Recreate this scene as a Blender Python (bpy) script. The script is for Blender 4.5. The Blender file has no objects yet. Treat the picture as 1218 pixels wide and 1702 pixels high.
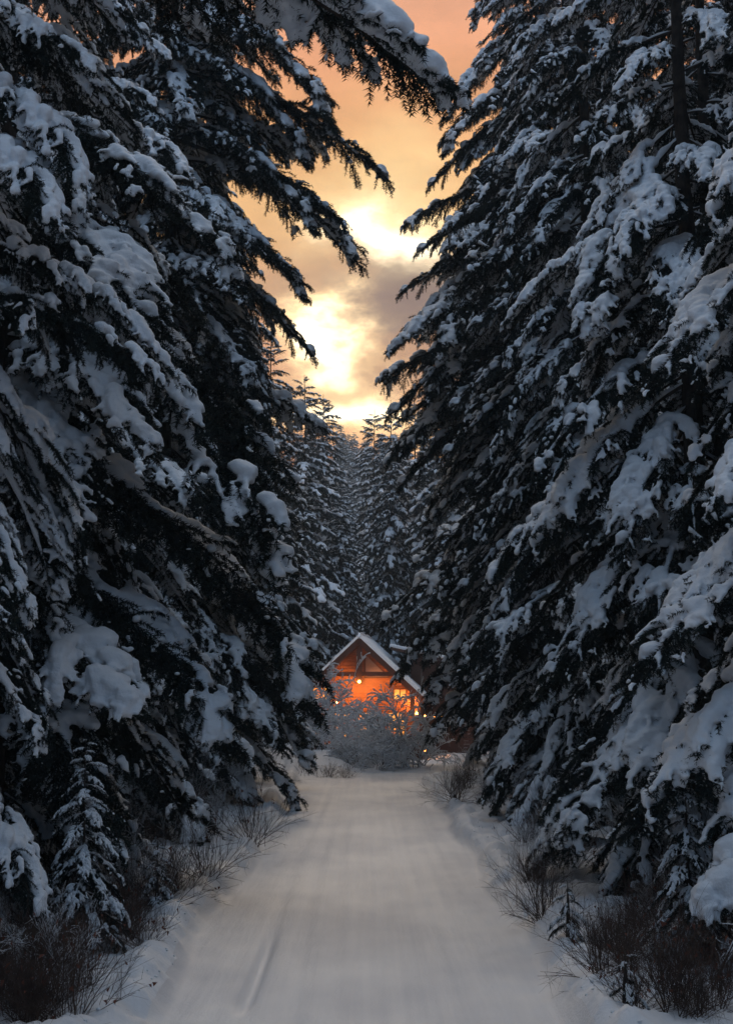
import bpy, math, random
import numpy as np
from mathutils import Vector, Matrix, Euler
R = math.radians
sc = bpy.context.scene
COL = sc.collection

# ------------------------------------------------------------------ camera
F = 2364.0                      # focal length in photo pixels (50 mm on a 36 mm tall frame)
HOR = 1150.0                    # horizon row in the photo
CAMH = 2.4
tilt = math.atan((HOR - 851) / F)
cam_d = bpy.data.cameras.new('camera'); cam = bpy.data.objects.new('camera', cam_d); COL.objects.link(cam)
cam.location = (0, 0, CAMH); cam.rotation_euler = (math.pi/2 + tilt, 0, 0)
cam_d.sensor_fit = 'VERTICAL'; cam_d.sensor_height = 36.0; cam_d.lens = 50.0
cam_d.clip_start = 0.1; cam_d.clip_end = 3000
sc.camera = cam
def at(px, py, Y):
    """world point seen at photo pixel px,py at the depth Y along the road"""
    u, v = (px - 609) / F, (851 - py) / F
    d = Vector((u, math.cos(tilt) - v*math.sin(tilt), math.sin(tilt) + v*math.cos(tilt)))
    return Vector((0, 0, CAMH)) + d * (Y / d.y)

# ------------------------------------------------------------------ world and sun
sc.view_settings.view_transform = 'Standard'; sc.view_settings.look = 'None'
sc.view_settings.gamma = 1; sc.view_settings.use_curve_mapping = False
sc.view_settings.exposure = 0.12
w = bpy.data.worlds.new('World'); sc.world = w; w.use_nodes = True
nt = w.node_tree; N = nt.nodes; LK = nt.links; N.clear()
def nd(t, **k):
    n = N.new(t)
    for a, b in k.items(): setattr(n, a, b)
    return n
def setin(n, i, v):
    if isinstance(v, bpy.types.NodeSocket): n.id_data.links.new(v, n.inputs[i])
    else: n.inputs[i].default_value = v
def mth(op, a, b=None, c=None, clamp=False):
    n = nd('ShaderNodeMath', operation=op, use_clamp=clamp)
    setin(n, 0, a)
    if b is not None: setin(n, 1, b)
    if c is not None: setin(n, 2, c)
    return n.outputs[0]
def mixc(f, a, b, mode='MIX'):
    n = nd('ShaderNodeMix', data_type='RGBA', blend_type=mode)
    setin(n, 0, f); setin(n, 6, a); setin(n, 7, b)
    return n.outputs[2]
def srgb(r, g, b, k=1.0):
    f = lambda c: (c/255/12.92 if c/255 <= .04045 else ((c/255+.055)/1.055)**2.4) * k
    return (f(r), f(g), f(b), 1)
tc = nd('ShaderNodeTexCoord'); sep = nd('ShaderNodeSeparateXYZ'); LK.new(tc.outputs['Generated'], sep.inputs[0])
X, Y_, Z = sep.outputs
ysafe = mth('MAXIMUM', Y_, 0.15)
U = mth('DIVIDE', X, ysafe); V = mth('DIVIDE', Z, ysafe)
comb = nd('ShaderNodeCombineXYZ'); setin(comb, 0, mth('MULTIPLY', U, .75)); setin(comb, 1, mth('MULTIPLY', V, 1.25))
nz = nd('ShaderNodeTexNoise'); nz.inputs['Scale'].default_value = 11; nz.inputs['Detail'].default_value = 9; nz.inputs['Roughness'].default_value = .60
LK.new(comb.outputs[0], nz.inputs['Vector'])
nsep = nd('ShaderNodeSeparateColor'); LK.new(nz.outputs['Color'], nsep.inputs[0])
nu = mth('MULTIPLY', mth('SUBTRACT', nsep.outputs[0], .5), .20)
nv = mth('MULTIPLY', mth('SUBTRACT', nsep.outputs[1], .5), .13)
UU = mth('ADD', U, nu); VV = mth('ADD', V, nv)
front = nd('ShaderNodeMapRange', interpolation_type='SMOOTHSTEP'); setin(front, 0, Y_); front.inputs[1].default_value = -.35; front.inputs[2].default_value = .75
front = front.outputs[0]
ahead = nd('ShaderNodeMapRange', interpolation_type='SMOOTHSTEP'); setin(ahead, 0, Y_); ahead.inputs[1].default_value = .3; ahead.inputs[2].default_value = .8
ahead = ahead.outputs[0]
def spot(px, py, sx, sy, power=1.0):
    cu, cv = (px-609)/F, (HOR-py)/F
    a = mth('DIVIDE', mth('SUBTRACT', UU, cu), sx/F); b = mth('DIVIDE', mth('SUBTRACT', VV, cv), sy/F)
    r2 = mth('ADD', mth('MULTIPLY', a, a), mth('MULTIPLY', b, b))
    return mth('MULTIPLY', mth('EXPONENT', mth('MULTIPLY', r2, -power)), ahead)
ramp = nd('ShaderNodeValToRGB'); setin(ramp, 0, mth('MULTIPLY', V, 1.0, clamp=True))
cr = ramp.color_ramp; cr.interpolation = 'B_SPLINE'
stops = [(0.0, srgb(240,150,80)), (.18, srgb(242,160,95)), (.26, srgb(226,150,104)), (.32, srgb(250,196,128)), (.39, srgb(255,192,120)), (.48, srgb(240,152,108)), (.66, (.95, .62, .42, 1)), (1.0, (1.1, .86, .68, 1))]
while len(cr.elements) < len(stops): cr.elements.new(.5)
for e, (p, c) in zip(cr.elements, stops): e.position = p; e.color = c
col = ramp.outputs[0]
# cloud bank, then the glow that breaks through it
bank = spot(700, 500, 200, 92, .9)
col = mixc(mth('MULTIPLY', bank, 1.3, clamp=True), col, srgb(150,120,106))
bank2 = spot(620, 610, 160, 40)
col = mixc(mth('MULTIPLY', bank2, .8, clamp=True), col, srgb(190,136,98))
glow = spot(640, 370, 100, 66)
col = mixc(mth('MULTIPLY', glow, 1.15, clamp=True), col, (1.7, 1.3, .72, 1))
glow = spot(640, 280, 120, 120)
col = mixc(mth('MULTIPLY', glow, .6), col, (1.2, .84, .38, 1))
glow = spot(535, 555, 74, 50)
col = mixc(mth('MULTIPLY', glow, 1.5, clamp=True), col, (1.9, 1.3, .60, 1))
glow = spot(580, 680, 120, 56)
col = mixc(mth('MULTIPLY', glow, 1.6, clamp=True), col, (2.0, 1.35, .62, 1))
for hx, hy, hw, hh in ((640, 395, 60, 34), (540, 552, 44, 28), (590, 672, 70, 26), (560, 690, 60, 20)):
    col = mixc(spot(hx, hy, hw, hh), col, (2.6, 2.3, 1.7, 1))
# fine cloud texture
tex = mth('MULTIPLY_ADD', nsep.outputs[2], 1.1, .48)
col = mixc(1.0, col, tex, 'MULTIPLY')
# away from the sunset: grey blue overcast of dusk
sky = nd('ShaderNodeTexSky', sky_type='NISHITA', sun_disc=False)
sky.sun_elevation = R(17); sky.sun_rotation = R(1); sky.air_density = 1.2; sky.dust_density = 2
nishi = mixc(1.0, sky.outputs[0], (.06, .06, .06, 1), 'MULTIPLY')
zen = nd('ShaderNodeMapRange', interpolation_type='SMOOTHSTEP'); setin(zen, 0, Z); zen.inputs[1].default_value = .1; zen.inputs[2].default_value = .95
over = mixc(zen.outputs[0], (.042, .112, .24, 1), (.48, .70, 1.0, 1))     # overcast: brightest overhead
dusk = mixc(.12, over, nishi)
side = nd('ShaderNodeMapRange', interpolation_type='SMOOTHSTEP'); setin(side, 0, mth('SUBTRACT', Y_, mth('MULTIPLY', Z, .35))); side.inputs[1].default_value = -.75; side.inputs[2].default_value = .30
col = mixc(side.outputs[0], dusk, col)
bg = nd('ShaderNodeBackground'); LK.new(col, bg.inputs[0]); bg.inputs[1].default_value = 1.0
wo = nd('ShaderNodeOutputWorld'); LK.new(bg.outputs[0], wo.inputs[0])
sun_d = bpy.data.lights.new('sun', 'SUN'); sun = bpy.data.objects.new('sun', sun_d); COL.objects.link(sun)
sun_d.energy = 1.95; sun_d.angle = R(14); sun_d.color = (1, .82, .64)
sun.rotation_euler = (R(90-17), 0, R(180-1)); sun.location = (0, 60, 60)   # low, straight ahead, behind the cloud

# ------------------------------------------------------------------ materials
def material(name):
    m = bpy.data.materials.new(name); m.use_nodes = True
    t = m.node_tree; b = t.nodes['Principled BSDF']
    return m, t, b
def noise_color(t, b, c0, c1, scale, detail=4, lo=.35, hi=.65, coord='Object', distort=0):
    tc = t.nodes.new('ShaderNodeTexCoord'); n = t.nodes.new('ShaderNodeTexNoise')
    n.inputs['Scale'].default_value = scale; n.inputs['Detail'].default_value = detail; n.inputs['Distortion'].default_value = distort
    t.links.new(tc.outputs[coord], n.inputs['Vector'])
    r = t.nodes.new('ShaderNodeValToRGB'); r.color_ramp.elements[0].position = lo; r.color_ramp.elements[1].position = hi
    r.color_ramp.elements[0].color = (*c0, 1); r.color_ramp.elements[1].color = (*c1, 1)
    t.links.new(n.outputs['Fac'], r.inputs[0]); t.links.new(r.outputs[0], b.inputs['Base Color'])
    return n, tc
def bump(t, b, scale, strength, dist, detail=4, coord='Object', stretch=None):
    tc = t.nodes.new('ShaderNodeTexCoord'); n = t.nodes.new('ShaderNodeTexNoise')
    n.inputs['Scale'].default_value = scale; n.inputs['Detail'].default_value = detail
    src = tc.outputs[coord]
    if stretch:
        mp = t.nodes.new('ShaderNodeMapping'); mp.inputs['Scale'].default_value = stretch
        t.links.new(src, mp.inputs['Vector']); src = mp.outputs[0]
    t.links.new(src, n.inputs['Vector'])
    u = t.nodes.new('ShaderNodeBump'); u.inputs['Strength'].default_value = strength; u.inputs['Distance'].default_value = dist
    t.links.new(n.outputs['Fac'], u.inputs['Height']); t.links.new(u.outputs[0], b.inputs['Normal'])
def make_snow(name, c0, c1, scale=2.5, bs=30, bd=.012):
    m, t, b = material(name)
    noise_color(t, b, c0, c1, scale)
    b.inputs['Roughness'].default_value = .75; b.inputs['Specular IOR Level'].default_value = .25
    bump(t, b, bs, .5, bd)
    return m
M_snow = make_snow('snow', (.72, .76, .81), (.82, .85, .88), 2.5, 45, .016)
M_ground = make_snow('snow_ground', (.66, .69, .73), (.78, .80, .83), 1.2, 14, .03)
m, t, b = material('needles'); noise_color(t, b, (.005, .012, .012), (.012, .022, .019), 3); b.inputs['Roughness'].default_value = .7
b.inputs['Specular IOR Level'].default_value = .2; M_needle = m
m, t, b = material('bark'); noise_color(t, b, (.016, .012, .010), (.06, .045, .036), 9, 6); b.inputs['Roughness'].default_value = .95; bump(t, b, 14, 1, .04, stretch=(3, 3, .5)); M_bark = m
m, t, b = material('twig_bark'); noise_color(t, b, (.030, .018, .016), (.075, .045, .036), 6); b.inputs['Roughness'].default_value = .9; M_twig = m
m, t, b = material('dry_stem'); noise_color(t, b, (.034, .021, .017), (.085, .052, .038), 5); b.inputs['Roughness'].default_value = .9; M_dry = m
m, t, b = material('dead_leaf'); noise_color(t, b, (.09, .022, .012), (.16, .05, .025), 8); b.inputs['Roughness'].default_value = .8; M_leaf = m
# road: packed snow with fine ruts running along the track
m, t, b = material('packed_snow')
tcn = t.nodes.new('ShaderNodeTexCoord'); mp = t.nodes.new('ShaderNodeMapping'); mp.inputs['Scale'].default_value = (7, .12, 1)
t.links.new(tcn.outputs['Object'], mp.inputs[0]); n1 = t.nodes.new('ShaderNodeTexNoise'); n1.inputs['Scale'].default_value = 1.2; n1.inputs['Detail'].default_value = 5
t.links.new(mp.outputs[0], n1.inputs['Vector'])
mp2 = t.nodes.new('ShaderNodeMapping'); mp2.inputs['Scale'].default_value = (.5, .28, 1); t.links.new(tcn.outputs['Object'], mp2.inputs[0])
n2 = t.nodes.new('ShaderNodeTexNoise'); n2.inputs['Scale'].default_value = 1.3; n2.inputs['Detail'].default_value = 4; t.links.new(mp2.outputs[0], n2.inputs['Vector'])
ad = t.nodes.new('ShaderNodeMath'); ad.operation = 'MULTIPLY_ADD'; ad.inputs[1].default_value = .30; t.links.new(n1.outputs[0], ad.inputs[0]); t.links.new(n2.outputs[0], ad.inputs[2])
r = t.nodes.new('ShaderNodeValToRGB'); r.color_ramp.elements[0].position = .48; r.color_ramp.elements[1].position = .78
r.color_ramp.elements[0].color = (.66, .67, .70, 1); r.color_ramp.elements[1].color = (.88, .87, .86, 1)
t.links.new(ad.outputs[0], r.inputs[0]); t.links.new(r.outputs[0], b.inputs['Base Color']); b.inputs['Roughness'].default_value = .7; b.inputs['Specular IOR Level'].default_value = .3
mp3 = t.nodes.new('ShaderNodeMapping'); mp3.inputs['Scale'].default_value = (9, .7, 1); t.links.new(tcn.outputs['Object'], mp3.inputs[0])
n3 = t.nodes.new('ShaderNodeTexNoise'); n3.inputs['Scale'].default_value = 2.2; n3.inputs['Detail'].default_value = 6; t.links.new(mp3.outputs[0], n3.inputs['Vector'])
u = t.nodes.new('ShaderNodeBump'); u.inputs['Strength'].default_value = .35; u.inputs['Distance'].default_value = .016
t.links.new(n3.outputs[0], u.inputs['Height'])
n4 = t.nodes.new('ShaderNodeTexNoise'); n4.inputs['Scale'].default_value = 26; n4.inputs['Detail'].default_value = 8; n4.inputs['Roughness'].default_value = .7; t.links.new(tcn.outputs['Object'], n4.inputs['Vector'])
u2 = t.nodes.new('ShaderNodeBump'); u2.inputs['Strength'].default_value = .6; u2.inputs['Distance'].default_value = .02
t.links.new(n4.outputs[0], u2.inputs['Height']); t.links.new(u.outputs[0], u2.inputs['Normal']); t.links.new(u2.outputs[0], b.inputs['Normal']); M_road = m

# ------------------------------------------------------------------ helpers
def prop(o, label=None, cat=None, group=None, kind=None):
    for k, v in (('label', label), ('category', cat), ('group', group), ('kind', kind)):
        if v: o[k] = v
    return o
def make_mesh(name, verts, faces, mats, midx=None, smooth=False):
    """faces: int array (n,3) or (n,4)"""
    me = bpy.data.meshes.new(name)
    verts = np.asarray(verts, np.float32); faces = np.asarray(faces, np.int32)
    k = faces.shape[1]
    me.vertices.add(len(verts)); me.vertices.foreach_set('co', verts.ravel())
    me.loops.add(faces.size); me.loops.foreach_set('vertex_index', faces.ravel())
    me.polygons.add(len(faces)); me.polygons.foreach_set('loop_start', np.arange(0, faces.size, k, dtype=np.int32))
    for mm in mats: me.materials.append(mm)
    if midx is not None: me.polygons.foreach_set('material_index', np.asarray(midx, np.int32))
    me.polygons.foreach_set('use_smooth', np.full(len(faces), smooth))
    me.update(calc_edges=True)
    return me
def link(name, data, parent=None, loc=None, rot=None, scale=None):
    o = bpy.data.objects.new(name, data); COL.objects.link(o)
    if parent is not None: o.parent = parent
    if loc is not None: o.location = loc
    if rot is not None: o.rotation_euler = rot
    if scale is not None: o.scale = scale
    return o
class Geo:
    """collects triangles / quads-as-triangles"""
    def __init__(s): s.v = []; s.f = []; s.m = []; s.n = 0
    def add(s, v, f, mi=0):
        v = np.asarray(v, float).reshape(-1, 3); f = np.asarray(f, int).reshape(-1, 3)
        s.v.append(v); s.f.append(f + s.n); s.m.append(np.full(len(f), mi)); s.n += len(v)
    def arrays(s): return np.concatenate(s.v), np.concatenate(s.f), np.concatenate(s.m)
    def mesh(s, name, mats, smooth=False):
        v, f, m = s.arrays(); return make_mesh(name, v, f, mats, m, smooth)
def tube(g, P, r0, r1, k=4, mi=0, radii=None):
    P = np.asarray(P, float); n = len(P)
    T = np.gradient(P, axis=0); T /= np.linalg.norm(T, axis=1)[:, None] + 1e-9
    ref = np.array([0, 0, 1.]) if abs(T[0, 2]) < .9 else np.array([1., 0, 0])
    A = np.cross(T, ref); A /= np.linalg.norm(A, axis=1)[:, None] + 1e-9
    B = np.cross(T, A)
    rr = np.linspace(r0, r1, n) if radii is None else np.asarray(radii)
    a = np.arange(k) * 2*math.pi/k
    V = P[:, None] + rr[:, None, None]*(np.cos(a)[None, :, None]*A[:, None] + np.sin(a)[None, :, None]*B[:, None])
    V = V.reshape(-1, 3); f = []
    i = np.arange(n-1)[:, None]*k; j = np.arange(k)[None]; j2 = (j+1) % k
    a0 = (i+j).ravel(); a1 = (i+j2).ravel(); b0 = a0+k; b1 = a1+k
    f = np.concatenate([np.stack([a0, a1, b1], 1), np.stack([a0, b1, b0], 1)])
    cap = np.array([[(n-1)*k, (n-1)*k+q, (n-1)*k+q+1] for q in range(1, k-1)] + [[0, q+1, q] for q in range(1, k-1)])
    g.add(V, np.concatenate([f, cap]), mi)
def box(g, c, s, mi=0, rot=None):
    c = np.asarray(c, float); h = np.asarray(s, float)/2
    v = np.array([[x, y, z] for x in (-1, 1) for y in (-1, 1) for z in (-1, 1)], float)*h
    if rot is not None: v = v @ np.array(Euler(rot).to_matrix()).T
    f = [(0,1,3),(0,3,2),(4,6,7),(4,7,5),(0,4,5),(0,5,1),(2,3,7),(2,7,6),(0,2,6),(0,6,4),(1,5,7),(1,7,3)]
    g.add(v+c, f, mi)
def prism(g, pts2, y0, y1, mi=0):
    """convex polygon in x,z swept along y"""
    n = len(pts2); v = [(x, y0, z) for x, z in pts2] + [(x, y1, z) for x, z in pts2]
    f = [(0, i, i+1) for i in range(1, n-1)] + [(n, n+i+1, n+i) for i in range(1, n-1)]
    for i in range(n):
        j = (i+1) % n; f += [(i, n+i, n+j), (i, n+j, j)]
    g.add(v, f, mi)
def ico():
    import bmesh
    bm = bmesh.new(); bmesh.ops.create_icosphere(bm, subdivisions=1, radius=1)
    bm.verts.index_update(); v = np.array([q.co[:] for q in bm.verts]); f = np.array([[x.index for x in p.verts] for p in bm.faces]); bm.free(); return v, f
ICO = ico()
def balls(C, Rr, sq=(1, 1, 1)):
    v, f = ICO; C = np.asarray(C); Rr = np.asarray(Rr)
    V = C[:, None] + v[None]*Rr[:, None, None]*np.asarray(sq)
    Fa = f[None] + (np.arange(len(C))*len(v))[:, None, None]
    return V.reshape(-1, 3), Fa.reshape(-1, 3)
def remesh(v, f, voxel, smooth=2, fac=.5):
    me = make_mesh('tmp', v, f, [])
    o = link('tmp', me)
    md = o.modifiers.new('r', 'REMESH'); md.mode = 'VOXEL'; md.voxel_size = voxel; md.adaptivity = 0
    s = o.modifiers.new('s', 'SMOOTH'); s.iterations = smooth; s.factor = fac
    dg = bpy.context.evaluated_depsgraph_get(); e = o.evaluated_get(dg); m2 = e.to_mesh()
    m2.calc_loop_triangles()
    V = np.empty(len(m2.vertices)*3, np.float32); m2.vertices.foreach_get('co', V)
    T = np.empty(len(m2.loop_triangles)*3, np.int32); m2.loop_triangles.foreach_get('vertices', T)
    e.to_mesh_clear(); bpy.data.objects.remove(o); bpy.data.meshes.remove(me)
    return V.reshape(-1, 3).astype(float), T.reshape(-1, 3)
# smooth value noise
class VN:
    def __init__(s, seed): s.t = np.random.default_rng(seed).random((64, 64, 64 if False else 1))[:, :, 0]
    def __call__(s, x, y):
        x = np.asarray(x, float); y = np.asarray(y, float)
        i = np.floor(x).astype(int); j = np.floor(y).astype(int); a = x-i; b = y-j
        a = a*a*(3-2*a); b = b*b*(3-2*b); t = s.t
        g = lambda p, q: t[p % 64, q % 64]
        return (g(i, j)*(1-a)+g(i+1, j)*a)*(1-b)+(g(i, j+1)*(1-a)+g(i+1, j+1)*a)*b
vn = VN(5)
def fbm(x, y, o=4):
    s = 0; a = .5
    for k in range(o): s = s + a*vn(x*2**k+k*7.3, y*2**k+k*3.1); a *= .5
    return s

# ------------------------------------------------------------------ ground, road, hillside
def sstep(a, b, x): t = np.clip((x-a)/(b-a), 0, 1); return t*t*(3-2*t)
def road_l(y): return -1.72 - .22*sstep(18, 40, y) + .10*np.sin(y*.7)
def road_r(y): return 1.64 - .05*sstep(10, 40, y) + .08*np.sin(y*.9+1) + 1.6*sstep(39, 43, y)
def gz(x, y):
    x = np.asarray(x, float); y = np.asarray(y, float)
    dl = road_l(y) - x; dr = x - road_r(y)
    d = np.maximum(dl, dr)                       # distance outside the road
    off = sstep(-.12, .35, d)
    z = off*(.07 + .10*fbm(x*1.1, y*.9)) + sstep(.3, 5, d)*(.35*fbm(x*.33, y*.33)) + sstep(0, .5, d)*.22*(fbm(x*4, y*4)-.45)
    z += sstep(-.15, .1, d)*(1-sstep(.1, .45, d))*.15*fbm(x*3, y*2.4)*2    # the ploughed ridge along the road
    z += off*.15*(fbm(x*8+3, y*9)-.45)
    z += sstep(.8, .0, np.abs(d+.25))*.035*(fbm(x*5, y*5)-.45)
    z += (1-off)*(-.05 + .03*fbm(x*1.4, y*.25) + .014*fbm(x*7, y*1.2))
    for c, wd, dp in ((-.95, .09, .014), (-.62, .12, .020), (-.33, .08, .014), (.18, .10, .016), (.50, .10, .018), (.78, .08, .012)):
        z -= (1-off)*dp*np.exp(-((x-c-.05*np.sin(y*.21))/wd)**2)
    # one deeper scrape by a wheel on the left
    t = np.clip((y-10.9)/(15.5-10.9), 0, 1); z -= .085*np.exp(-((x+.97-.02*t)/.055)**2)*sstep(11.0, 11.8, y)*(1-sstep(13.6, 15.4, y))
    t = sstep(9.0, 10.2, y)*(1-sstep(10.4, 11.2, y)); z -= .03*np.exp(-((x+1.12)/.09)**2)*t
    # end of the track: a low bank, then ground falling to the cabin
    z += sstep(41.5, 44.5, y)*(1-sstep(50, 62, y))*(.05+.37*sstep(-.1, -1.1, x))*(1-.5*sstep(3.2, 4.5, np.abs(x)))
    z -= 1.3*sstep(50, 70, y)*(1-sstep(95, 120, y))
    z += 43*sstep(92, 330, y)*(1+.35*(fbm(x*.012+5, y*.012)-.5)) + .00*x
    z += sstep(6, 60, np.abs(x))*3*sstep(60, 0, y)
    return z
xs = np.unique(np.round(np.concatenate([np.arange(-4, 4, .045), np.arange(-9, -4, .16), np.arange(4, 9, .16), np.arange(-30, -9, .8), np.arange(9, 30.1, .8), np.arange(-200, -30, 8), np.arange(30, 201, 8)]), 4))
ys = [-30.0]
while ys[-1] < 420: ys.append(ys[-1] + (2.0 if ys[-1] < 7 else .06 + max(0, ys[-1]-9)*.011 if ys[-1] < 55 else 2.0 if ys[-1] < 120 else 6))
ys = np.array(ys)
GX, GY = np.meshgrid(xs, ys); GZ = gz(GX, GY)
V = np.stack([GX, GY, GZ], -1).reshape(-1, 3); nx = len(xs)
i, j = np.meshgrid(np.arange(len(ys)-1), np.arange(nx-1), indexing='ij')
a = (i*nx+j).ravel(); quads = np.stack([a, a+1, a+1+nx, a+nx], 1)
cx = (V[quads[:, 0], 0]+V[quads[:, 1], 0])/2; cy = (V[quads[:, 0], 1]+V[quads[:, 2], 1])/2
isroad = (cx > road_l(cy)) & (cx < road_r(cy)) & (cy < 43)
ishill = cy > 95
def submesh(mask, name, mat):
    q = quads[mask]; u, inv = np.unique(q, return_inverse=True)
    return link(name, make_mesh(name, V[u], inv.reshape(q.shape), [mat], smooth=True))
prop(submesh(isroad, 'road', M_road), 'snow covered single track road running straight towards the cabin', kind='structure')
prop(submesh(~isroad & ~ishill, 'ground', M_ground), 'snow covered forest floor and banks beside the road', kind='structure')
m, t, b = material('wooded_slope'); noise_color(t, b, (.04, .05, .055), (.55, .58, .62), .35, 8, .42, .62); b.inputs['Roughness'].default_value = .9; M_hill = m
prop(submesh(ishill, 'hill', M_hill), 'snowy hillside rising behind the cabin', kind='structure')
def gz1(x, y): return float(gz(np.array([x]), np.array([y]))[0])

# ------------------------------------------------------------------ boughs
rng = np.random.default_rng(11)
def rotz(v, a): c, s = math.cos(a), math.sin(a); return np.array([c*v[0]-s*v[1], s*v[0]+c*v[1], v[2]])
def curve(p, head, el0, el1, L, n, turn=0, wig=0.0, pw=1.0):
    """polyline whose elevation goes from el0 to el1 while its heading turns"""
    P = [np.array(p, float)]; h = head
    for k in range(n):
        t = (k+.5)/n; e = el0 + (el1-el0)*t**pw
        h = head + turn*t + rng.normal(0, wig)
        d = np.array([math.cos(h)*math.cos(e), math.sin(h)*math.cos(e), math.sin(e)])
        P.append(P[-1] + d*L/n)
    return np.array(P)
def sample(P, step):
    seg = np.linalg.norm(np.diff(P, axis=0), axis=1); L = seg.sum(); m = max(2, int(L/step)+1)
    s = np.linspace(0, L, m); cs = np.concatenate([[0], np.cumsum(seg)])
    Q = np.stack([np.interp(s, cs, P[:, k]) for k in range(3)], 1)
    T = np.gradient(Q, axis=0); T /= np.linalg.norm(T, axis=1)[:, None]+1e-9
    return Q, T, s/L
def needles(g, Q, T, per, ln, wd, mi=0):
    if len(Q) == 0: return
    Q = np.repeat(Q, per, 0); T = np.repeat(T, per, 0); n = len(Q)
    rv = rng.normal(size=(n, 3)); rv[:, 2] -= .75
    rv -= (rv*T).sum(1)[:, None]*T; rv /= np.linalg.norm(rv, axis=1)[:, None]+1e-9
    D = T*rng.uniform(.35, .9, n)[:, None] + rv; D /= np.linalg.norm(D, axis=1)[:, None]
    S = np.cross(D, rng.normal(size=(n, 3))); S /= np.linalg.norm(S, axis=1)[:, None]+1e-9
    L = ln*rng.uniform(.65, 1.25, n)[:, None]
    Q = Q + T*rng.uniform(-.5, .5, n)[:, None]*ln*.4
    V = np.stack([Q - S*wd, Q + S*wd, Q + D*L], 1).reshape(-1, 3)
    g.add(V, np.arange(n*3).reshape(-1, 3), mi)
BL = 3.0
def gen_bough(pitch, snowk, fine=True, cover=.5):
    """one bough, root at the origin, reaching along +x and drooping by pitch; built with true gravity"""
    g = Geo(); SC = []; SR = []
    p = -pitch
    sp = curve((0, 0, 0), rng.normal(0, .05), p + R(24), p - R(16), BL, 22, rng.normal(0, .25), .035, .8)
    off = sp[-1]; ang = math.atan2(off[1], off[0])
    c, s = math.cos(-ang), math.sin(-ang); sp = sp @ np.array([[c, s, 0], [-s, c, 0], [0, 0, 1]])
    chord = sp[-1].copy()
    tube(g, sp, .030 if fine else .03, .006, 5 if fine else 3, 1)
    Q, T, S = sample(sp, .04 if fine else .1)
    ph = rng.random()*50
    nfun = lambda q: np.clip(.5+1.5*(.52*vn(q[..., 0]*3.4+ph, q[..., 1]*4.6+ph*.7)+.48*vn(q[..., 0]*10+ph, q[..., 1]*10+q[..., 2]*7)-.5), 0, 1)
    nstep = (.125 if fine else .19)
    twigs = []
    m = int(BL/nstep)
    for k in range(m):
        t = .16 + .84*(k + rng.random()*.8)/m
        if t > 1: continue
        q = sp[0] + 0; idx = min(int(t*22), 21); fr = t*22-idx
        q = sp[idx]*(1-fr)+sp[min(idx+1, 22)]*fr; tg = sp[idx+1]-sp[idx] if idx < 22 else sp[22]-sp[21]
        h0 = math.atan2(tg[1], tg[0]); e0 = math.atan2(tg[2], math.hypot(tg[0], tg[1]))
        for sd in (-1, 1):
            w = .88*min(1, (t/.26))*max(0, 1-t)**.62 + .16
            w *= rng.uniform(.35, 1.2) if rng.random() < .8 else rng.uniform(1.1, 1.5)
            if rng.random() < .10: continue
            a = R(68 - 34*t + rng.normal(0, 9))
            P = curve(q, h0 + sd*a, e0*.45 + R(rng.normal(4, 7)), R(-rng.uniform(58, 88)), w, 7, -sd*R(rng.uniform(8, 30)), .06, 1.15)
            tube(g, P, .009, .003, 3, 1)
            twigs.append((P, w, 1))
            mt = int(w/(.085 if fine else .17))
            for z in range(mt):
                tt = .16 + .8*(z+rng.random()*.5)/max(1, mt)
                ii = min(int(tt*7), 6); f2 = tt*7-ii; qq = P[ii]*(1-f2)+P[ii+1]*f2; tg2 = P[ii+1]-P[ii]
                h1 = math.atan2(tg2[1], tg2[0]); e1 = math.atan2(tg2[2], math.hypot(tg2[0], tg2[1]))
                for s2 in (-1, 1):
                    l2 = (.10 + .22*w*(1-tt)**.6)*rng.uniform(.6, 1.3)
                    P2 = curve(qq, h1+s2*R(rng.uniform(35, 60)), e1*.6 + (R(rng.uniform(25, 60)) if rng.random() < .14 else 0), max(R(-85), e1-R(rng.uniform(10, 35))), l2, 3, 0, .05)
                    twigs.append((P2, l2, 2))
    nl, nw, nstp, per = (.041, .0043, .0115, 4) if fine else (.10, .014, .060, 3)
    for P, wv, lv in twigs:
        q, tt, s = sample(P, nstp); needles(g, q, tt, per, nl, nw)
    qs, ts, _ = sample(sp[5:], nstp); needles(g, qs, ts, per, nl*1.1, nw)
    # snow load: bigger along the spine, fingers along the laterals
    step = .035 if fine else .075
    q, tt, s = sample(sp, step)
    amp = .5 + .75*nfun(q)
    rad = (.022 + .056*np.sin(np.pi*np.clip(s*1.05, 0, 1))**.7)*snowk*amp
    SC.append(q + np.array([0, 0, 1])*rad[:, None]*.95); SR.append(rad)
    for P, wv, lv in twigs:
        q, tt, s = sample(P, step if lv == 1 else step*1.0)
        n = nfun(q); flat = np.clip(1.15+tt[:, 2]*.62, .25, 1)
        base = ((.043+.024*np.sin(np.pi*s**.8)) if lv == 1 else .028*(1-.25*s))*snowk
        rad = base*(.45+1.15*np.clip((n-.34)/.3, 0, 1))*flat*rng.uniform(.85, 1.15)
        keep = (n > (1-cover)*.92 + (.0 if lv == 1 else .05)) & (rad > (.016 if fine else .026)) & (tt[:, 2] < .35)
        SC.append((q + np.array([0, 0, 1])*rad[:, None]*1.0 + rng.normal(0, .007, q.shape))[keep]); SR.append(rad[keep])
    C = np.concatenate(SC); Rr = np.concatenate(SR)
    v, f = balls(C, Rr, (1, 1, .78))
    if fine: v, f = remesh(v, f, .0165, 3, .5)
    else: v, f = remesh(v, f, .058, 1, .4)
    return dict(fol=g.arrays(), snow=(v, f), chord=chord, pitch=-math.atan2(chord[2], math.hypot(chord[0], chord[1])), L=float(np.linalg.norm(chord)))
FINE = []
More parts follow.
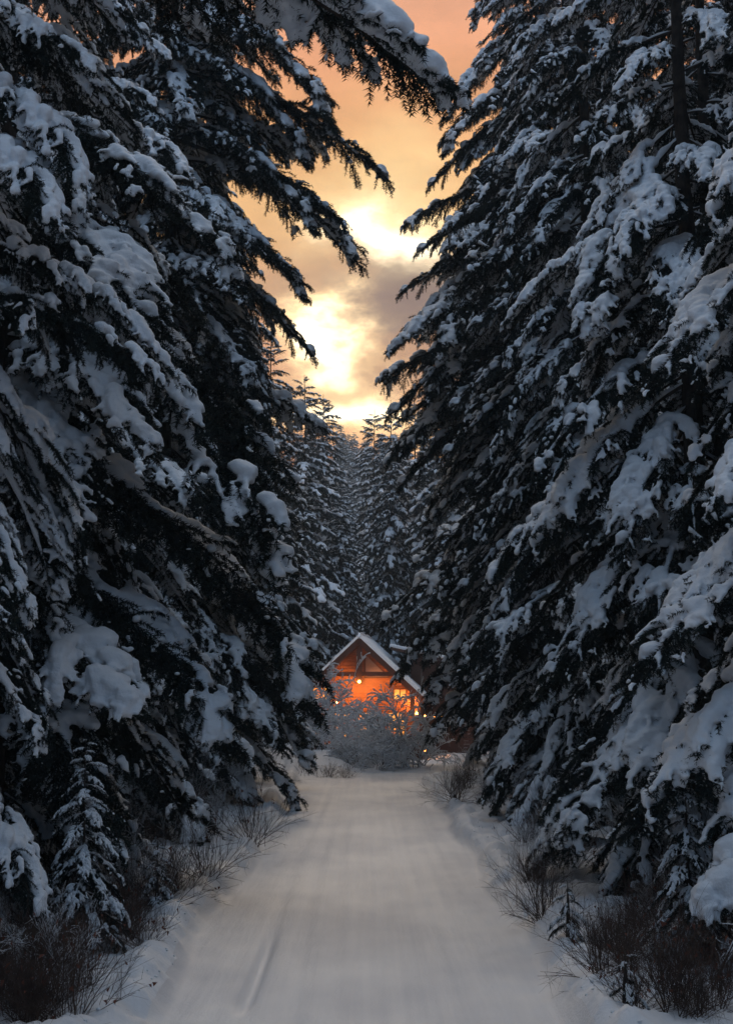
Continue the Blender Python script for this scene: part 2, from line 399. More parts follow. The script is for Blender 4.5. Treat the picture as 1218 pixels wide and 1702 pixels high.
for pc in (14, 32, 48, 62):
    for kk, (sk, cv) in enumerate(((.78, .42), (.92, .53), (1.16, .66))):
        bgh = gen_bough(R(pc), sk, True, cv)
        v, f, mi = bgh['fol']; bgh['me'] = make_mesh('bough', v, f, [M_needle, M_bark], mi)
        v, f = bgh['snow']; bgh['ms'] = make_mesh('snow', v, f, [M_snow], smooth=True)
        bgh['heavy'] = kk; FINE.append(bgh)
COARSE = []
for pc in (12, 30, 46, 60):
    for sk, cv in ((.95, .50), (1.2, .62)):
        COARSE.append(gen_bough(R(pc), sk, False, cv))
def pick(pitch, heavy=None):
    c = [b for b in FINE if heavy is None or b['heavy'] in heavy]
    c.sort(key=lambda b: abs(b['pitch']-pitch)); near = [b for b in c if abs(b['pitch']-pitch) < abs(c[0]['pitch']-pitch)+R(4)]
    return random.choice(near)
random.seed(4)
def put_bough(tree, root, az, pitch, length, heavy=None, yscale=1.0):
    b = pick(pitch, heavy); s = length/b['L']
    o = link('bough', b['me'], tree)
    flip = random.choice((-1, 1))
    m = Matrix.Rotation(az, 4, 'Z') @ Matrix.Rotation(pitch-b['pitch'], 4, 'Y') @ Matrix.Diagonal((s, s*flip*yscale, s*min(1.1, max(.9, 1/s)), 1))
    o.matrix_local = Matrix.Translation(root) @ m
    link('snow', b['ms'], o)
    return o
def trunk_mesh(h, r, seed, k=9):
    rg = np.random.default_rng(seed); n = 26
    z = np.linspace(-.6, h, n); x = np.cumsum(rg.normal(0, min(.02, .001*h), n)); y = np.cumsum(rg.normal(0, min(.02, .001*h), n))
    x -= np.interp(0, z, x); y -= np.interp(0, z, y)
    rad = r*(1-.92*np.clip(z/h, 0, 1)) + r*.35*np.exp(-np.clip(z+.3, 0, 9)*2.2)
    g = Geo(); tube(g, np.stack([x, y, z], 1), 0, 0, k, 0, rad); return g.mesh('trunk', [M_bark], True)
def near_tree(x, y, h, rad, r, label, zlow=1.0, heroes=(), dens=8.5, heavy_p=.42, group='tall snow laden firs lining the road', road_az=0.0, kind='fir_tree', low=None, bulge=0.0):
    z0 = gz1(x, y); e = link(kind, None, loc=(x, y, z0)); prop(e, label, 'fir tree', group)
    link('trunk', trunk_mesh(h, r, int(abs(x*100)+y*10)), e)
    ztop_view = CAMH + y*.50 + 1.5
    z = zlow; k = random.random()*6
    while z < h*.985:
        k += 2.39996 + random.gauss(0, .25)
        az = k
        inview = z < ztop_view
        # the sides that face the road or the camera are full, the far side sparser
        cz = max(math.cos(az-road_az), math.cos(az+math.pi/2))
        t = z/h
        L = rad*min(1, (.74+z*.10))*(1-max(0, t-.12)/.88)**.72*random.uniform(.72, 1.12)*(1 + bulge*math.exp(-((t-.50)/.15)**2)) + .3
        if low and z < low[0]: L = min(L, low[1]*random.uniform(.8, 1.05))
        if cz > -.2 or random.random() < .45:
            pitch = R(48 - 24*t - (0 if t < .8 else (t-.8)*150) + random.gauss(0, 8))
            hv = (2,) if random.random() < heavy_p else (0, 1)
            put_bough(e, (math.cos(az)*r*.4, math.sin(az)*r*.4, z), az, pitch, L, hv)
        z += (1.12/dens if inview else .42)*random.uniform(.6, 1.4)
    for (rz, tip, hv) in heroes:                 # boughs whose root height and tip are known
        tipl = Vector(tip) - Vector((x, y, z0)); root = Vector((0, 0, rz - z0)); d = tipl-root
        put_bough(e, root, math.atan2(d.y, d.x), -math.atan2(d.z, math.hypot(d.x, d.y)), d.length, (1 if hv == 2 and d.length > 3.9 else min(hv, 2),), 1.2 if y > 28 else 1.0)
    return e
def rz_at(py, Y): return at(609, py, Y).z
# left of the road
near_tree(-4.1, 13, 14, 3.1, .17, 'fir nearest the camera on the left, its long top bough hanging over the road', heroes=[
    (rz_at(-190, 13), at(722, 188, 13.2), 3), (rz_at(30, 13), at(150, 100, 12.4), 1)], zlow=.5, dens=6, heavy_p=.5, low=(5.0, 2.1))
near_tree(-4.45, 17, 19, 3.5, .20, 'left fir with the thickest diagonal snow loaded boughs, trunk cut by the left edge', heroes=[
    (rz_at(180, 17), at(395, 520, 16.4), 2), (rz_at(420, 17), at(455, 1040, 16.0), 2), (rz_at(700, 17), at(500, 1230, 16.6), 2),
    (rz_at(880, 17), at(370, 1290, 15.6), 2), (rz_at(560, 17), at(240, 760, 14.9), 2), (rz_at(1000, 17), at(215, 1190, 14.4), 2), (rz_at(330, 17), at(250, 600, 15.0), 2)], dens=6, zlow=.4, low=(1.6, 2.5))
near_tree(-5.3, 24, 19, 3.8, .21, 'left fir whose bare dark trunk shows between drooping boughs', heroes=[
    (rz_at(1130, 24), at(330, 1440, 22), 2), (rz_at(200, 24), at(300, 300, 22.4), 2), (rz_at(720, 24), at(425, 930, 22.5), 0)], dens=6)
near_tree(-4.3, 30, 29, 3.4, .20, 'left fir with three long boughs standing out against the orange sky', heroes=[
    (rz_at(120, 30), at(637, 318, 30), 1), (rz_at(230, 30), at(592, 462, 30), 2), (rz_at(420, 30), at(514, 606, 30), 1), (rz_at(-90, 30), at(560, 120, 29), 2), (rz_at(-10, 30), at(540, 225, 29), 2), (rz_at(60, 30), at(505, 300, 29.4), 2), (rz_at(200, 30), at(520, 410, 29.4), 2), (rz_at(330, 30), at(505, 520, 29.6), 2), (rz_at(900, 30), at(520, 1100, 29.5), 2), (rz_at(1000, 30), at(508, 1310, 30), 2)], bulge=.25, dens=11)
near_tree(-4.6, 36.5, 25, 3.0, .19, 'fifth fir along the left side, its boughs reaching down to the snow bank', heavy_p=.4, heroes=[(rz_at(1000, 36), at(506, 1290, 36), 2)])
near_tree(-5.0, 43, 21, 2.3, .18, 'sixth fir along the left side, slim and even, just before the end of the track')
# right of the road
A = math.pi
near_tree(4.9, 13, 14, 3.0, .18, 'fir nearest the camera on the right, thick snow on the boughs at the right edge', heroes=[
    (rz_at(1000, 13), at(1062, 1430, 12.6), 2), (rz_at(60, 13), at(1175, 380, 12.5), 2), (rz_at(330, 13), at(1088, 680, 12.6), 2), (rz_at(820, 13), at(1060, 1180, 12.4), 2), (rz_at(1270, 13), at(1165, 1500, 11.8), 2)], road_az=A, zlow=.4, dens=6.5, low=(2.5, 2.5), heavy_p=.55)
near_tree(4.05, 17.5, 16, 2.9, .19, 'right fir second from the camera, its dark trunk standing near the right edge', heroes=[
    (rz_at(200, 17), at(1000, 570, 16.9), 2), (rz_at(620, 17), at(888, 965, 17.3), 2), (rz_at(820, 17), at(950, 1090, 16.9), 2)], road_az=A, zlow=1.1, dens=7, heavy_p=.55)
near_tree(5.3, 21.5, 19, 3.3, .20, 'right fir third from the camera, set back behind the trunk near the edge', road_az=A, dens=7, heavy_p=.5)
near_tree(4.25, 26, 24, 3.0, .18, 'right fir fourth from the camera with a thin trunk and rounded snow pads low down', heroes=[
    (rz_at(1180, 26), at(850, 1440, 25), 2), (rz_at(1220, 26), at(960, 1430, 23.6), 2)], road_az=A, dens=7.5)
near_tree(4.7, 32, 26, 3.4, .19, 'right fir fifth from the camera, wide dark crown filling the upper right', road_az=A, low=(3.5, 2.7), bulge=.35, dens=11)
near_tree(4.7, 38, 27, 3.7, .20, 'right fir with ragged boughs outlined against the bright gap of sky', heroes=[
    (rz_at(60, 38), at(745, 215, 38), 2), (rz_at(290, 38), at(676, 378, 38), 0), (rz_at(400, 38), at(668, 500, 38), 1), (rz_at(560, 38), at(636, 638, 38), 0), (rz_at(-90, 38), at(790, 60, 38), 1), (rz_at(600, 38), at(670, 710, 38), 2), (rz_at(330, 38), at(700, 430, 37), 2), (rz_at(430, 38), at(690, 560, 37), 2), (rz_at(190, 38), at(720, 320, 37.4), 1), (rz_at(120, 38), at(742, 275, 37), 2)], road_az=A, low=(5.0, 2.6), bulge=.75, dens=13)
near_tree(5.05, 45, 23, 3.1, .19, 'right fir seventh from the camera whose boughs hang beside the cabin roof', low=(4, 2.9), heroes=[
    (rz_at(820, 45), at(690, 950, 44), 2), (rz_at(880, 45), at(640, 1050, 44), 1), (rz_at(930, 45), at(668, 1150, 44), 0), (rz_at(960, 45), at(708, 1120, 43.5), 1), (rz_at(1020, 45), at(712, 1190, 43.5), 1), (rz_at(1090, 45), at(718, 1240, 43), 2), (rz_at(900, 45), at(725, 1050, 43), 2)], road_az=A, zlow=1.6)

# ------------------------------------------------------------------ coarser trees for the depth of the wood
def make_crown(h, rad, n, seed, slim=.8):
    rg = np.random.default_rng(seed); fv = []; ff = []; fm = []; sv = []; sf = []; nf = ns = 0
    for k in range(n):
        t = .05 + .93*(k+rg.random())/n; z = h*t; az = k*2.39996 + rg.normal(0, .3)
        L = (rad*(1-t)**slim*rg.uniform(.65, 1.2)+.42*min(1, (1.02-t)*8))
        pitch = R(48 - 40*t + rg.normal(0, 7)) if t < .9 else R(rg.uniform(-35, 10))
        b = min(COARSE, key=lambda q: abs(q['pitch']-pitch)+rg.random()*R(10)); s = L/b['L']
        M = np.array((Matrix.Rotation(az, 3, 'Z') @ Matrix.Rotation(pitch-b['pitch'], 3, 'Y') @ Matrix.Diagonal((s, s*rg.choice([-1, 1])*1.15, s*1.1)))).T
        v, f, mi = b['fol']
        fv.append(v@M+(0, 0, z)); ff.append(f+nf); fm.append(mi); nf += len(v)
        v, f = b['snow']; sv.append(v@M+(0, 0, z)); sf.append(f+ns); ns += len(v)
    return (make_mesh('crown', np.concatenate(fv), np.concatenate(ff), [M_needle, M_bark], np.concatenate(fm)),
            make_mesh('crown_snow', np.concatenate(sv), np.concatenate(sf), [M_snow], smooth=True))
SPEC = [(20, 3.1, 250, .60), (18, 2.6, 230, .56), (21, 3.4, 250, .66), (15, 2.4, 180, .58)]
CROWN = [(*make_crown(h, rd, n, 30+i, sl), trunk_mesh(h, .012*h*.8, 70+i, 7), h) for i, (h, rd, n, sl) in enumerate(SPEC)]
def far_tree(x, y, k, h, label, group, rot=None, wide=1.0):
    c, s, t, hh = CROWN[k]; sc_ = h/hh
    e = link('fir_tree', None, loc=(x, y, gz1(x, y)-.2), rot=(0, 0, random.random()*6.28 if rot is None else rot), scale=(sc_*wide, sc_*wide, sc_))
    prop(e, label, 'fir tree', group)
    link('trunk', t, e); link('crown', c, e); link('crown_snow', s, e)
    return e
# trees one can single out round the end of the track
def tipped(px, py, Y, k, label, wide=1.0, group='snowy firs around the cabin'):
    p = at(px, py, Y); far_tree(p.x, Y, k, p.z-gz1(p.x, Y)+.2, label, group, wide=wide)
tipped(505, 622, 88, 3, 'open topped spire fir on the left of the sky gap, above the cabin', 1.0)
tipped(538, 655, 93, 1, 'shorter fir just right of the open topped spire fir', .9)
tipped(566, 800, 90, 1, 'narrow snow dusted fir rising behind the left roof slope of the cabin', .9)
tipped(450, 560, 56, 1, 'fir half hidden behind the left row beside the sky gap')
tipped(690, 655, 98, 0, 'tall dense fir to the right of the sky gap, right behind the cabin ridge', .95)
tipped(650, 665, 92, 2, 'fir with a broad top at the middle of the far tree line', .8)
tipped(622, 680, 108, 1, 'dark fir left of the broad topped one on the far tree line', .9)
tipped(745, 560, 90, 0, 'tall fir behind the hanging boughs right of the cabin')
tipped(850, 420, 54, 2, 'big fir right of the cabin, behind the last roadside tree')
tipped(395, 420, 52, 2, 'big fir left of the cabin, behind the left roadside row')
# filler rows on both sides
def scatter(side, label, group, rows):
    for (x0, x1, y0, y1, n) in rows:
        pts = []
        tries = 0
        while len(pts) < n and tries < 900:
            tries += 1
            x = random.uniform(x0, x1)*side; y = random.uniform(y0, y1)
            if all((x-a)**2+(y-b)**2 > 7.5 for a, b in pts): pts.append((x, y))
        for x, y in pts: far_tree(x, y, random.randrange(4), random.uniform(17, 24), label, group)
rows = [(7.5, 9.5, 10, 62, 13), (10.5, 16, 12, 80, 16), (17, 26, 16, 95, 14), (27, 40, 25, 110, 12)]
scatter(-1, 'dim snowy fir deep in the wood behind the left roadside row', 'firs deep in the wood on the left', rows)
scatter(1, 'dim snowy fir deep in the wood behind the right roadside row', 'firs deep in the wood on the right', rows)
# unseen trees added beside the camera to shade the near snow
for x, y in ((-5.4, 7), (5.6, 6.5), (-5.4, 0), (5.6, -1)):
    far_tree(x, y, random.choice((0, 2)), random.uniform(18, 22), 'unseen fir added just outside the view to shade the near snow', 'unseen shading firs added beside the camera')
for k in range(230):
    y = 98 + 200*(k+random.random())/230; x = random.uniform(-.09, .12)*y*1.15 + random.uniform(-3, 3)
    far_tree(x, y, random.randrange(4), random.uniform(9, 17), 'distant snow dusted fir on the hillside beyond the cabin', 'firs on the far hillside', wide=random.uniform(1.0, 1.5))

# ------------------------------------------------------------------ cabin
def flatmat(name, c0, c1, scale=6, rough=.7, stretch=None):
    m, t, b = material(name); n, tcx = noise_color(t, b, c0, c1, scale)
    if stretch:
        mp = t.nodes.new('ShaderNodeMapping'); mp.inputs['Scale'].default_value = stretch
        t.links.new(tcx.outputs['Object'], mp.inputs[0]); t.links.new(mp.outputs[0], n.inputs['Vector'])
    b.inputs['Roughness'].default_value = rough; return m
M_wood = flatmat('cabin_wood', (.16, .055, .02), (.30, .11, .04), 5, .6, (1, 1, 9))
M_beam = flatmat('dark_timber', (.05, .018, .010), (.09, .032, .015), 6, .6, (1, 1, 6))
def emis(name, c, s):
    m, t, b = material(name); b.inputs['Base Color'].default_value = (*c, 1); b.inputs['Emission Color'].default_value = (*c, 1); b.inputs['Emission Strength'].default_value = s; return m
M_bulb = emis('lit_bulb', (1, .40, .09), 9)
m, t, b = material('lit_window'); tcw = t.nodes.new('ShaderNodeTexCoord'); nw_ = t.nodes.new('ShaderNodeTexNoise'); nw_.inputs['Scale'].default_value = 2.3
t.links.new(tcw.outputs['Object'], nw_.inputs['Vector']); rw = t.nodes.new('ShaderNodeValToRGB'); rw.color_ramp.elements[0].position = .35; rw.color_ramp.elements[1].position = .65
rw.color_ramp.elements[0].color = (.75, .13, .02, 1); rw.color_ramp.elements[1].color = (1, .42, .07, 1); t.links.new(nw_.outputs[0], rw.inputs[0]); t.links.new(rw.outputs[0], b.inputs['Emission Color'])
b.inputs['Emission Strength'].default_value = 1.5; b.inputs['Base Color'].default_value = (.1, .08, .06, 1); b.inputs['Roughness'].default_value = .1; M_win = m
m, t, b = material('dusk_glass'); b.inputs['Base Color'].default_value = (.25, .2, .24, 1); b.inputs['Roughness'].default_value = .08; b.inputs['Specular IOR Level'].default_value = .8; M_glass = m
M_metal = flatmat('lamp_metal', (.02, .02, .02), (.04, .04, .04))
YH = 80.0; S = YH/F
cx0 = at(597, 1062, YH).x; ZP = at(597, 1062, YH).z; base = gz1(cx0, YH)-.1
H = link('cabin', None, loc=(cx0, YH, base), rot=(0, 0, R(-5))); prop(H, 'wooden gabled cabin with glowing orange lamps at the end of the road', 'cabin')
zp = ZP-base; HW = 3.9; slope = .93; ze = zp - HW*slope          # ridge, half width, eave
def hp(name, g, mats, parent=H, smooth=False): return link(name, g.mesh(name, mats, smooth), parent)
g = Geo()                                                     # front wall set back under the overhang
prism(g, [(-3.3, 0), (3.3, 0), (3.3, zp-3.3*slope-.25), (0, zp-.25), (-3.3, zp-3.3*slope-.25)], 1.3, 1.45)
box(g, (-3.22, 5.5, (zp-3.3*slope)/2-.1), (.15, 8.2, zp-3.3*slope)); box(g, (3.22, 5.5, (zp-3.3*slope)/2-.1), (.15, 8.2, zp-3.3*slope))
wall = hp('wall', g, [M_wood])
zz = .25
while zz < zp-.6:                                             # lap boards, each a piece
    hw = min(3.28, (zp-.35-zz)/slope)
    g = Geo(); box(g, (0, 1.28, zz), (2*hw-.15, .03, .17), rot=(R(4), 0, 0)); hp('board', g, [M_wood], wall); zz += .2
sl = math.atan(slope); RL = HW/math.cos(sl)
for sd in (-1, 1):
    g = Geo(); c = (sd*HW/2, 4.9, zp-HW*slope/2-.02); box(g, c, (RL, 9.9, .12), rot=(0, sd*sl, 0)); rf = hp('roof', g, [M_beam])
    # snow blanket with a lumpy edge
    n1_, n2_ = 34, 60; uu, vv = np.meshgrid(np.linspace(-.02, 1.03, n1_), np.linspace(-.08, 9.9, n2_), indexing='ij')
    ed = np.minimum(np.minimum(1.03-uu, 1)*8, np.minimum(vv+.08, 9.9-vv)*3); th = .24*np.clip(ed, 0, 1)**.45*(.7+.6*fbm(uu*3+sd, vv*.9))
    xx = sd*uu*HW; zt = zp - uu*HW*slope + .06
    top = np.stack([xx, vv, zt+th+.02], -1).reshape(-1, 3); bot = np.stack([xx, vv, zt], -1).reshape(-1, 3)
    ii, jj = np.meshgrid(np.arange(n1_-1), np.arange(n2_-1), indexing='ij'); q0 = (ii*n2_+jj).ravel()
    q = np.stack([q0, q0+n2_, q0+n2_+1, q0+1], 1); nb = n1_*n2_
    side_ = []
    for a0 in range(n1_-1): side_ += [(a0*n2_, (a0+1)*n2_, (a0+1)*n2_+nb, a0*n2_+nb)]
    for a0 in range(n2_-1): side_ += [((n1_-1)*n2_+a0, (n1_-1)*n2_+a0+1, (n1_-1)*n2_+a0+1+nb, (n1_-1)*n2_+a0+nb)]
    link('snow', make_mesh('snow', np.concatenate([top, bot]), np.concatenate([q, np.array(side_)]), [M_snow], smooth=True), rf)
    g = Geo(); box(g, (sd*HW/2, -.08, zp-HW*slope/2-.10), (RL+.05, .09, .30), rot=(0, sd*sl, 0)); hp('fascia', g, [M_beam])
    for yy in (.45, .95):
        g = Geo(); box(g, (sd*HW/2, yy, zp-HW*slope/2-.17), (RL-.1, .12, .16), rot=(0, sd*sl, 0)); hp('rafter', g, [M_beam])
g = Geo(); box(g, (0, .12, zp-1.25), (.30, .26, 2.1)); hp('king_post', g, [M_beam])
g = Geo(); box(g, (0, .12, zp-1.95), (4.0, .22, .24)); hp('cross_beam', g, [M_beam])
for sd in (-1, 1):
    g = Geo(); box(g, (sd*2.95, .12, (zp-2.95*slope)/2-.1), (.24, .24, zp-2.95*slope-.2)); hp('post', g, [M_beam])
    if sd < 0: continue
    g = Geo(); prism(g, sorted([(sd*.25, zp-2.1), (sd*1.55, zp-2.1), (sd*.25, zp-.85)], key=lambda p: (p[1], p[0] if p[1] < zp-1.5 else 0)), 1.20, 1.235)
    win = hp('gable_window', g, [M_glass])
    g = Geo(); box(g, (sd*.9, 1.19, zp-2.14), (1.42, .06, .08)); box(g, (sd*.2, 1.19, zp-1.5), (.08, .06, 1.3)); hp('frame', g, [M_beam], win)
for x0, z0, ww, hh_ in ((-2.3, 1.3, 1.0, 1.4), (-1.0, 1.3, 1.0, 1.4), (.35, 1.3, 1.1, 1.4), (2.0, 1.3, .9, 1.4), (-2.3, 3.05, .9, .7), (2.2, 3.0, .7, .6)):
    g = Geo(); box(g, (x0, 1.225, z0+.7), (ww, .03, hh_)); win = hp('window', g, [M_win])
    g = Geo()
    for dx in (-ww/2, 0, ww/2): box(g, (x0+dx, 1.19, z0+.7), (.06, .05, hh_+.06))
    for dz in (-hh_/2, hh_/2): box(g, (x0, 1.188, z0+.7+dz), (ww+.06, .05, .06))
    hp('frame', g, [M_beam], win)
g = Geo(); box(g, (.3, -.1, .95), (7.2, 2.6, .14)); hp('deck', g, [M_beam])
for zq in (1.35, 1.75, 2.0):
    g = Geo(); box(g, (.3, -1.35, zq), (7.2, .06, .07)); hp('rail', g, [M_beam])
for k in range(19):
    g = Geo(); box(g, (-3.2+k*.39, -1.35, 1.5), (.05, .05, 1.0)); hp('baluster', g, [M_beam])
# rear wing to the right with a lower pitched snowy roof
g = Geo(); prism(g, [(2.6, 0), (5.6, 0), (5.6, zp-1.44), (2.6, zp-.75)], 5.0, 9.0); hp('side_wing', g, [M_beam])
zz = .3
while zz < zp-1.75:
    g = Geo(); box(g, (4.62, 4.975, zz), (3.5, .03, .17), rot=(R(4), 0, 0)); hp('board', g, [M_beam]); zz += .2
g = Geo(); box(g, (4.0, 6.6, zp-.98), (5.2, 5.2, .14), rot=(0, R(13), 0)); rf = hp('roof', g, [M_beam])
v, f = remesh(*[np.concatenate([a_]) for a_ in (lambda gg: (box(gg, (4.0, 6.6, zp-.80), (5.3, 5.3, .2), rot=(0, R(13), 0)), gg.arrays()[:2])[1])(Geo())], .07, 3, .5)
v = v + np.stack([0*v[:, 0], 0*v[:, 0], .1*(fbm(v[:, 0]*1.5, v[:, 1]*1.5)-.4)], 1)
link('snow', make_mesh('snow', v, f, [M_snow], smooth=True), rf)
# lamps: each is an object fixed to the cabin, with its own light
Hm = Matrix.Translation(H.location) @ H.rotation_euler.to_matrix().to_4x4(); Hi = Hm.inverted()
def lamp(px, py, depth, rad, power, label):
    p = Hi @ at(px, py, depth)
    g = Geo(); v, f = balls(np.zeros((1, 3)), np.array([rad])); g.add(v, f); o = hp('lamp_globe', g, [M_bulb], smooth=True); o.location = p
    if label: o['label'] = label
    g = Geo(); box(g, (0, 0, rad*1.15), (rad*1.5, rad*1.5, rad*.5)); box(g, (0, .1, rad*1.4), (.03, .25, .03)); hp('fitting', g, [M_metal], o)
    if power:
        ld = bpy.data.lights.new('lamp_light', 'POINT'); ld.energy = power; ld.color = (1, .38, .09); ld.shadow_soft_size = rad*1.1
        l = bpy.data.objects.new('lamp_light', ld); COL.objects.link(l); l.parent = o
        l.location = (0, -rad*1.5, 0)
lamp(597, 1133, 80.2, .10, 520, 'bright lamp hanging from the cross beam under the gable')
lamp(683, 1165, 80.7, .09, 200, 'lamp under the right eave')
lamp(692, 1186, 79.0, .12, 120, 'largest lamp, at the right corner of the deck')
lamp(706, 1190, 78.6, .06, 15, None); lamp(675, 1192, 79.2, .04, 8, None); lamp(722, 1192, 78.9, .045, 5, None); lamp(733, 1191, 78.9, .045, 5, None)
lamp(541, 1191, 78.9, .04, 4, None); lamp(578, 1187, 80.0, .04, 30, None); lamp(600, 1188, 80.0, .05, 20, None); lamp(706, 1247, 77.5, .07, 15, 'low lamp near the ground right of the deck')
lamp(560, 1168, 79.9, .03, 170, None)  # extra lamp, added only to brighten the glow on the cabin's left

# ------------------------------------------------------------------ bare shrubs, saplings, dry brush
def gen_shrub(h, nstem, levels, spread, snowk, fine, seed, arch=.8, mm=(4, 7)):
    global rng
    old = rng; rng = np.random.default_rng(seed); g = Geo(); s = Geo()
    def grow(p, head, e0, L, r, lv):
        n = 6; e1 = e0 - R(rng.uniform(10, 60))*arch
        P = curve(p, head, e0, e1, L, n, rng.normal(0, .4), .14)
        tube(g, P, r, r*.45, 4 if lv < 2 else 3, 0)
        up = np.array([0, 0, 1.])
        q = P[::1] + up*(r*.8+.004)*1.0
        hor = np.linalg.norm(np.diff(P, axis=0)[:, :2], axis=1)/(L/n+1e-9); hor = np.append(hor, hor[-1])
        rad = (r*.6+.008*snowk)*np.clip(hor+.15, .1, 1)*rng.uniform(.7, 1.3, len(q))
        if rng.random() < .93: tube(s, q + up*rad[:, None]*.6, 0, 0, 4, 0, rad)
        if lv < levels:
            m = rng.integers(*mm)
            for k in range(m):
                t = rng.uniform(.2, 1); i_ = min(int(t*n), n-1); f_ = t*n-i_; q0 = P[i_]*(1-f_)+P[i_+1]*f_
                d = P[i_+1]-P[i_]; hh = math.atan2(d[1], d[0]); ee = math.atan2(d[2], math.hypot(d[0], d[1]))
                grow(q0, hh+rng.normal(0, .9), ee+rng.normal(.1, .45), L*rng.uniform(.4, .65), r*.55, lv+1)
    for k in range(nstem):
        grow((rng.normal(0, .08*h), rng.normal(0, .08*h), -.1), rng.uniform(0, 6.28), R(90)-abs(rng.normal(0, spread)), h*rng.uniform(.6, 1.0), .012*h**.6*fine, 0)
    rng = old
    return g.mesh('stems', [M_twig]), s.mesh('snow', [M_snow], True)
SHR = [gen_shrub(1.0, 9, 3, .55, (.0, .05, .15, .3)[k], .42, 100+k, .35, (3, 6)) for k in range(4)]            # roadside scrub
BIG = [gen_shrub(3.0, 9, 3, .5, 2.8, .9, 200+k, 1.25, (4, 6)) for k in range(4)]     # bushes before the cabin
def shrub(protos, x, y, s, label, group, name='bare_shrub', sz=1.0, cat='shrub'):
    st, sn = random.choice(protos)
    e = link(name, None, loc=(x, y, gz1(x, y)), rot=(0, 0, random.random()*6.28), scale=(s, s, s*sz)); prop(e, label, cat, group)
    link('stems', st, e); link('snow', sn, e); return e
G1 = 'snow covered bare bushes in front of the cabin'
for px, Y, s, sz, lab in ((585, 48, .50, 1.0, 'round bare bush thick with snow right in front of the cabin porch'), (640, 47.5, .92, 1.05, 'tallest arching bare bush before the right half of the cabin'), (676, 45.5, .74, 1.15, 'bare bush with drooping white twigs beside the low lamp'),
                      (548, 51, .72, 1.1, 'bare bush left of the cabin steps, against the dark firs'), (522, 55, 1.0, 1.3, 'tall twiggy bush under the left roof corner of the cabin'), (612, 50, .66, 1.0, 'bare bush behind the round one at the middle of the porch'),
                      (628, 44.5, .5, .9, 'small dense bush low at the foot of the tallest one'), (580, 45.5, .46, .8, 'small pinkish bush on the bank at the end of the road'),
                      (600, 46.5, .5, 1.0, 'low bush spilling over the road end, left of the tallest one'), (700, 47, .6, .9, 'bare bush half behind the right hand firs at the road end')):
    shrub(BIG, (px-609)/F*Y, Y, s*.84, lab, G1, 'snowy_bush', sz, 'bush')
ORD = 'first second third fourth fifth sixth seventh eighth ninth tenth eleventh twelfth thirteenth fourteenth fifteenth sixteenth seventeenth eighteenth nineteenth twentieth twenty-first twenty-second twenty-third twenty-fourth twenty-fifth twenty-sixth twenty-seventh twenty-eighth twenty-ninth thirtieth'.split()
gl, gr = 'snowy scrub along the left road edge', 'snowy scrub along the right road edge'
for k in range(26):
    y = 10.5 + 30*(k/26)**1.15 + random.uniform(-.4, .4); x = -2.3 - random.uniform(0, 2.2) - (.0 if y < 20 else .2)
    shrub(SHR, x, y, random.uniform(.45, 1.05)*(.62 if y < 15 else 1), ORD[k]+' snowy bare scrub bush from the camera along the left road edge', gl)
for k in range(30):
    y = 10.3 + 31*(k/30)**1.15 + random.uniform(-.4, .4); x = 2.2 + random.uniform(0, 2.2)
    shrub(SHR, x, y, random.uniform(.45, 1.05)*(.62 if y < 15 else 1), ORD[k]+' snowy bare scrub bush from the camera along the right road edge', gr)
# large bare branches leaning in at the lower right corner
LB = gen_shrub(2.2, 5, 3, .9, .8, 1.3, 321, .6, (3, 5))
e = link('bare_shrub', None, loc=(2.62, 11.3, -.02), rot=(0, 0, R(100)), scale=(.62, .62, .42)); prop(e, 'large bare bush with thick leaning stems in the lower right corner', 'shrub'); link('stems', LB[0], e); link('snow', LB[1], e)
def gen_brush(n, h, spread, seed, leaves=0):
    rg = np.random.default_rng(seed); g = Geo()
    for k in range(n):
        a = rg.uniform(0, 6.28); l = h*rg.uniform(.25, 1.0); x, y = rg.normal(0, spread*1.35, 2); e = rg.uniform(.05, .6)
        t = np.linspace(0, 1, 5)[:, None]; d = np.array([math.cos(a), math.sin(a), 0])
        P = np.array([x, y, -.05]) + t*np.array([0, 0, l])*(1-.15*e*t) + d*t**1.6*l*e
        tube(g, P, .0045, .002, 3, 0)
        for z in range(rg.integers(1, 4)):
            i_ = rg.integers(1, 4); q = P[i_]; dd = rg.normal(size=3); dd[2] = abs(dd[2])+.3; dd /= np.linalg.norm(dd)
            tube(g, np.array([q, q+dd*l*.2]), .003, .0015, 3, 0)
        if rg.random() < leaves:
            for z in range(3):
                q = P[rg.integers(2, 5)]+rg.normal(0, .03, 3); a1 = rg.normal(size=3)*.022; a2 = rg.normal(size=3)*.012
                g.add([q-a2, q+a1-a2*.2+(0, 0, -.03), q+a2], [(0, 1, 2)], 1)
    return g.mesh('stems', [M_dry, M_leaf])
def gen_tangle(h, n, seed, leaves=0.0, spread=.5):
    st, sn = gen_shrub(h, n, 2, spread, 0.0, .42, seed, .25, (3, 6)); rg = np.random.default_rng(seed)
    v = np.empty(len(st.vertices)*3, np.float32); st.vertices.foreach_get('co', v); v = v.reshape(-1, 3).astype(float)
    f = np.empty(len(st.polygons)*3, np.int32); st.polygons.foreach_get('vertices', f); f = f.reshape(-1, 3)
    g = Geo(); g.add(v, f, 0)
    if leaves:
        tips = v[rg.integers(0, len(v), int(leaves*160))]; tips = tips[tips[:, 2] > h*.25]
        for q in tips:
            a1 = rg.normal(size=3)*.014; a2 = rg.normal(size=3)*.010
            g.add([q-a2, q+a1+(0, 0, -.035), q+a2], [(0, 1, 2)], 1)
    bpy.data.meshes.remove(st); bpy.data.meshes.remove(sn)
    return g.mesh('stems', [M_dry, M_leaf])
BR = [gen_tangle(.62, 46, 400, 0, .75), gen_tangle(.5, 30, 401, .2, .8), gen_brush(50, .3, .16, 402)]
